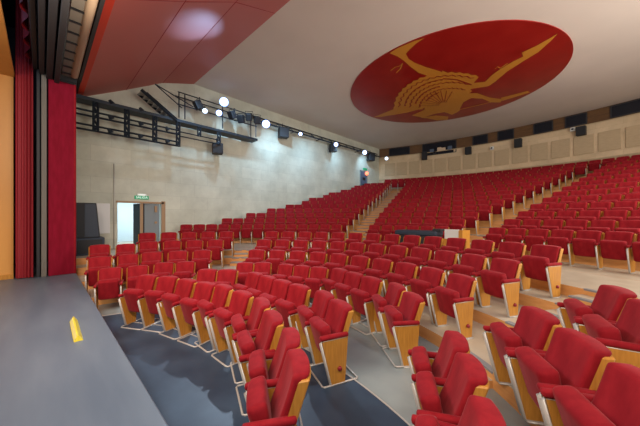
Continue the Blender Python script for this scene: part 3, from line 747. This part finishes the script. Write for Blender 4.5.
# stage spotlights
spots = [(224, 102, 'lens', 1, 'brightest blue white spotlight, on top of the gantry railing'), (266, 124, 'lens', 1, 'bright blue white spotlight at the far end of the gantry'),
         (219, 113, 'lens', .6, 'small blue spotlight just below the brightest one on the gantry'), (205, 111, 'lens2', .5, 'dim white spotlight left of the two blue ones on the gantry'),
         (300.5, 134, 'lens', .45, 'small blue spotlight right of the first black wall speaker'), (336, 144.5, 'lens', .65, 'blue spotlight in the middle of the long truss'),
         (364.7, 152.5, 'lens', .8, 'bright blue spotlight near the far end of the long truss'), (386.5, 158.5, 'lens2', .7, 'whitish spotlight at the very end of the long truss')]
for j, (px, py, ln, s, lab) in enumerate(spots):
    p = ray(px, py, x=GX+(.25 if j < 7 else .6))
    t = thing('stage_spotlight', lab, 'spotlight', p, 0, 'spotlights along the side wall')
    look = (Vector((-3, 3, 1.5))-p).normalized(); q = look.to_track_quat('Z', 'Y').to_matrix().to_4x4()
    bm = bmesh.new(); bmesh.ops.create_cone(bm, cap_ends=True, segments=20, radius1=.10, radius2=.15, depth=.38, matrix=q @ Matrix.Translation((0, 0, -.20))); finish('housing', bm, M['black'], t)
    bm = bmesh.new(); bmesh.ops.create_uvsphere(bm, u_segments=20, v_segments=12, radius=.19*s+.03); bmesh.ops.scale(bm, vec=(1, 1, .5), verts=bm.verts); bmesh.ops.transform(bm, matrix=q, verts=bm.verts); finish('lens', bm, M[ln], t, smooth=True)
    bm = bmesh.new(); tube(bm, [(-.2, 0, .25), (0, 0, .2), (0, 0, -.0)], .02, 6); finish('yoke', bm, M['black'], t)
# dark lanterns on the gantry
for j, (px, py) in enumerate([(198, 105), (232, 115), (241, 119), (249, 117), (257, 120)]):
    p = ray(px, py, x=GX+.2)
    t = thing('unlit_lantern', 'unlit black lantern on the gantry, %s of five from the left' % ORD[j+1], 'lantern', p, .3*j)
    bm = bmesh.new(); box(bm, -.16, .16, -.16, .16, -.2, .2, bevel=.04, seg=2, mtx=Matrix.Rotation(.5, 4, 'X')); finish('housing', bm, M['black'], t)
    bm = bmesh.new(); tube(bm, [(-.2, 0, 0), (-.2, 0, .3), (.2, 0, .3), (.2, 0, 0)], .018, 5); finish('yoke', bm, M['black'], t)
# black speakers hanging at the side wall
for j, (px, py, h, w) in enumerate([(217.5, 149, .52, .5), (283.5, 133, .62, .6), (333, 148, .6, .5), (371, 157, .7, .6)]):
    p = ray(px, py, x=-13.05)
    lab = ['black box speaker hanging below the gantry', 'black speaker under the truss right of the gantry end', 'black speaker under the middle of the long truss', 'black speaker near the far end of the long truss'][j]
    t = thing('box_speaker', lab, 'speaker', p, 0, 'speakers along the side wall')
    bm = bmesh.new(); box(bm, -.2, .22, -w/2, w/2, -h/2, h/2, bevel=.02, seg=1, mtx=Matrix.Rotation(-.35, 4, 'Z')); finish('cabinet', bm, M['black'], t)
    bm = bmesh.new(); tube(bm, [(-.1, 0, h/2), (-.1, 0, h/2+.3)], .025, 6); tube(bm, [(-.1, 0, 0), (-.44, 0, 0)], .03, 6); finish('bracket', bm, M['black'], t)

# ------------------------------------------------------------------ control position in the cross aisle
cz = FL[0]
pa, pb = hit(399, *LC, 8.6), hit(440, *LC, 8.6)
A0 = Vector((LC[0]+8.6*math.sin(pa[0]), LC[1]+8.6*math.cos(pa[0]), cz)); B0 = Vector((LC[0]+8.6*math.sin(pb[0]), LC[1]+8.6*math.cos(pb[0]), cz))
d = B0-A0; L = d.length; rz = math.atan2(d.y, d.x)
t = thing('mixing_desk', 'long low black covered mixing desk in the aisle behind the front middle block', 'desk', (A0+B0)/2, rz)
ztop = EYE-13.8/F*depth((A0+B0)/2)-cz
bm = bmesh.new(); box(bm, -L/2, L/2, -.35, .35, ztop-.16, ztop, bevel=.04, seg=2); finish('desk_cover', bm, M['subblue'], t)
bm = bmesh.new(); box(bm, -L/2+.06, L/2-.06, -.28, .3, .05, ztop-.16); finish('front_panel', bm, M['black'], t)
for sx in (-1, 1):
    bm = bmesh.new(); box(bm, sx*(L/2-.06)-.04, sx*(L/2-.06)+.04, -.3, .3, 0, ztop-.16); finish('leg', bm, M['black'], t)
bm = bmesh.new(); box(bm, L/2-.18, L/2+.08, -.2, .2, ztop, ztop+.07, bevel=.01, seg=1); finish('end_unit', bm, M['darkgrey'], t)
pa, pb = hit(447.5, *LC, 8.5), hit(466.5, *LC, 8.5)
A0 = Vector((LC[0]+8.5*math.sin(pa[0]), LC[1]+8.5*math.cos(pa[0]), cz)); B0 = Vector((LC[0]+8.5*math.sin(pb[0]), LC[1]+8.5*math.cos(pb[0]), cz))
d = B0-A0; L = d.length; rz = math.atan2(d.y, d.x); zt = EYE-12.8/F*depth((A0+B0)/2)-cz
t = thing('control_booth', 'white fronted control table with wooden side, right of the black mixing desk', 'table', (A0+B0)/2, rz)
bm = bmesh.new(); box(bm, -L/2, L/2-.14, -.2, -.16, zt-.3, zt, bevel=.005, seg=1); finish('white_board', bm, M['white'], t)
bm = bmesh.new(); box(bm, L/2-.14, L/2-.02, -.22, .3, 0, zt-.02, bevel=.005, seg=1); finish('side_panel', bm, M['wood'], t)
bm = bmesh.new(); box(bm, -L/2-.04, -L/2+.10, -.22, .3, 0, zt-.3, bevel=.005, seg=1); finish('side_panel', bm, M['wood'], t)
bm = bmesh.new(); box(bm, -L/2, L/2-.14, -.18, .35, zt-.36, zt-.32); finish('table_top', bm, M['white'], t)

# ------------------------------------------------------------------ light
def area(name, loc, target, sx, sy, e, col=(1, 1, 1)):
    l = bpy.data.lights.new(name, 'AREA'); l.shape = 'RECTANGLE'; l.size = sx; l.size_y = sy; l.energy = e; l.color = col
    o = bpy.data.objects.new(name, l); C.objects.link(o); o.location = loc; o.rotation_euler = (Vector(target)-Vector(loc)).to_track_quat('-Z', 'Y').to_euler(); return o
def spot(name, loc, target, e, ang, col, blend=.6, rad=.08):
    l = bpy.data.lights.new(name, 'SPOT'); l.energy = e; l.color = col; l.spot_size = D(ang); l.spot_blend = blend; l.shadow_soft_size = rad
    o = bpy.data.objects.new(name, l); C.objects.link(o); o.location = loc; o.rotation_euler = (Vector(target)-Vector(loc)).to_track_quat('-Z', 'Y').to_euler(); return o
area('seat_fill', (-2, -1.3, 5.2), (-4, 7, 1.0), 8, 1.0, 560, (1, .88, .78))  # added fill behind the viewpoint, unseen, brightens the seats
area('side_fill', (5.5, 10, 7.5), (-4, 12, 2), 8, 4, 700, (1, .93, .86))  # unseen fill added off to the right to light the hall
area('ceiling_fill', (6.5, 9, 2.5), (-4, 13, 8.7), 8, 2, 620, (1, .92, .84))  # fill aimed upward, added out of view to lift the ceiling
for loc, tg, e in [((-11.4, 6.4, 8.2), (-13.4, 9.0, 3.0), 620), ((-11.4, 9.0, 7.8), (-13.5, 11.5, 4), 800), ((-11.6, 4.6, 7.8), (-13.5, 5.6, 2.5), 330), ((-11.6, 11.7, 7.6), (-13.5, 14.5, 4.5), 420),
                   ((-12.2, 15.3, 7.6), (-13.5, 17, 5), 280), ((-12.3, 19.2, 7.7), (-13.5, 20.5, 5.5), 260)]:
    spot('wall_spill', loc, tg, e*.72, 120, (.42, .70, 1.0), 1.0)
spot('soffit_spill', (-10.5, 6.8, 6.6), (-8.4, 3.3, 8.0), 1100, 24, (.35, .6, 1.0), 1.0)
for tg, e in [((-3.5, 3, 0), 900), ((-7, 2.5, 0), 500)]:
    spot('gantry_beam', (-12.4, 6.4, 7.9), tg, e, 48, (.62, .80, 1.0), .8)
spot('gantry_beam', (-12.4, 9.0, 7.4), (-1, 4, 0), 1100, 45, (.62, .80, 1.0), .8)
spot('front_seat_fill', (-1.5, -1.0, 5.0), (-7, 2.8, .6), 700, 70, (1, .66, .50), .9, .3)  # extra warm fill, unseen, put in to brighten the front left seats
area('lobby_light', (-15.5, 3, 3.1), (-16.2, 2.8, 0), 1.5, 1.5, 110, (.80, .92, 1.0))
for nm, q in (('lens', 4.5), ('lens2', 2.2)):
    m = M[nm]; nt = m.node_tree; b = nt.nodes['Principled BSDF']; lw = nt.nodes.new('ShaderNodeLayerWeight'); lw.inputs['Blend'].default_value = .5
    r = nt.nodes.new('ShaderNodeValToRGB'); r.color_ramp.elements[0].color = (.75, .90, 1, 1); r.color_ramp.elements[1].color = (.02, .14, .60, 1) if nm == 'lens' else (.10, .16, .30, 1)
    r.color_ramp.elements[0].position = .05; r.color_ramp.elements[1].position = .55
    nt.links.new(lw.outputs['Facing'], r.inputs['Fac']); nt.links.new(r.outputs['Color'], b.inputs['Emission Color']); b.inputs['Emission Strength'].default_value = q
l = bpy.data.lights.new('shell_glow', 'POINT'); l.energy = 22; l.color = (1, .72, .38); l.shadow_soft_size = .3
o = bpy.data.objects.new('shell_glow', l); C.objects.link(o); o.location = (-9.6, -1.9, 1.5)
for x, e in ((-8, 25), (-4, 25)):
    l = bpy.data.lights.new('fly_tint_fill', 'POINT'); l.energy = e; l.color = (.35, .6, 1.0); l.shadow_soft_size = .2  # blue fill added to tint the space between the pipes, no fixture
    o = bpy.data.objects.new('fly_tint_fill', l); C.objects.link(o); o.location = (x, -1.6, 6.4)
l = bpy.data.lights.new('roller_fill', 'POINT'); l.energy = 60; l.color = (1, .8, .6); l.shadow_soft_size = .2  # fill put in only to brighten the cream tube
o = bpy.data.objects.new('roller_fill', l); C.objects.link(o); o.location = (-6, .70, 5.0)
w = bpy.data.worlds.new('world'); bpy.context.scene.world = w; w.use_nodes = True
w.node_tree.nodes['Background'].inputs[0].default_value = (.93, .95, 1, 1); w.node_tree.nodes['Background'].inputs[1].default_value = .44
vs_ = bpy.context.scene.view_settings; vs_.view_transform = 'Standard'; vs_.look = 'None'; vs_.exposure = 0.0
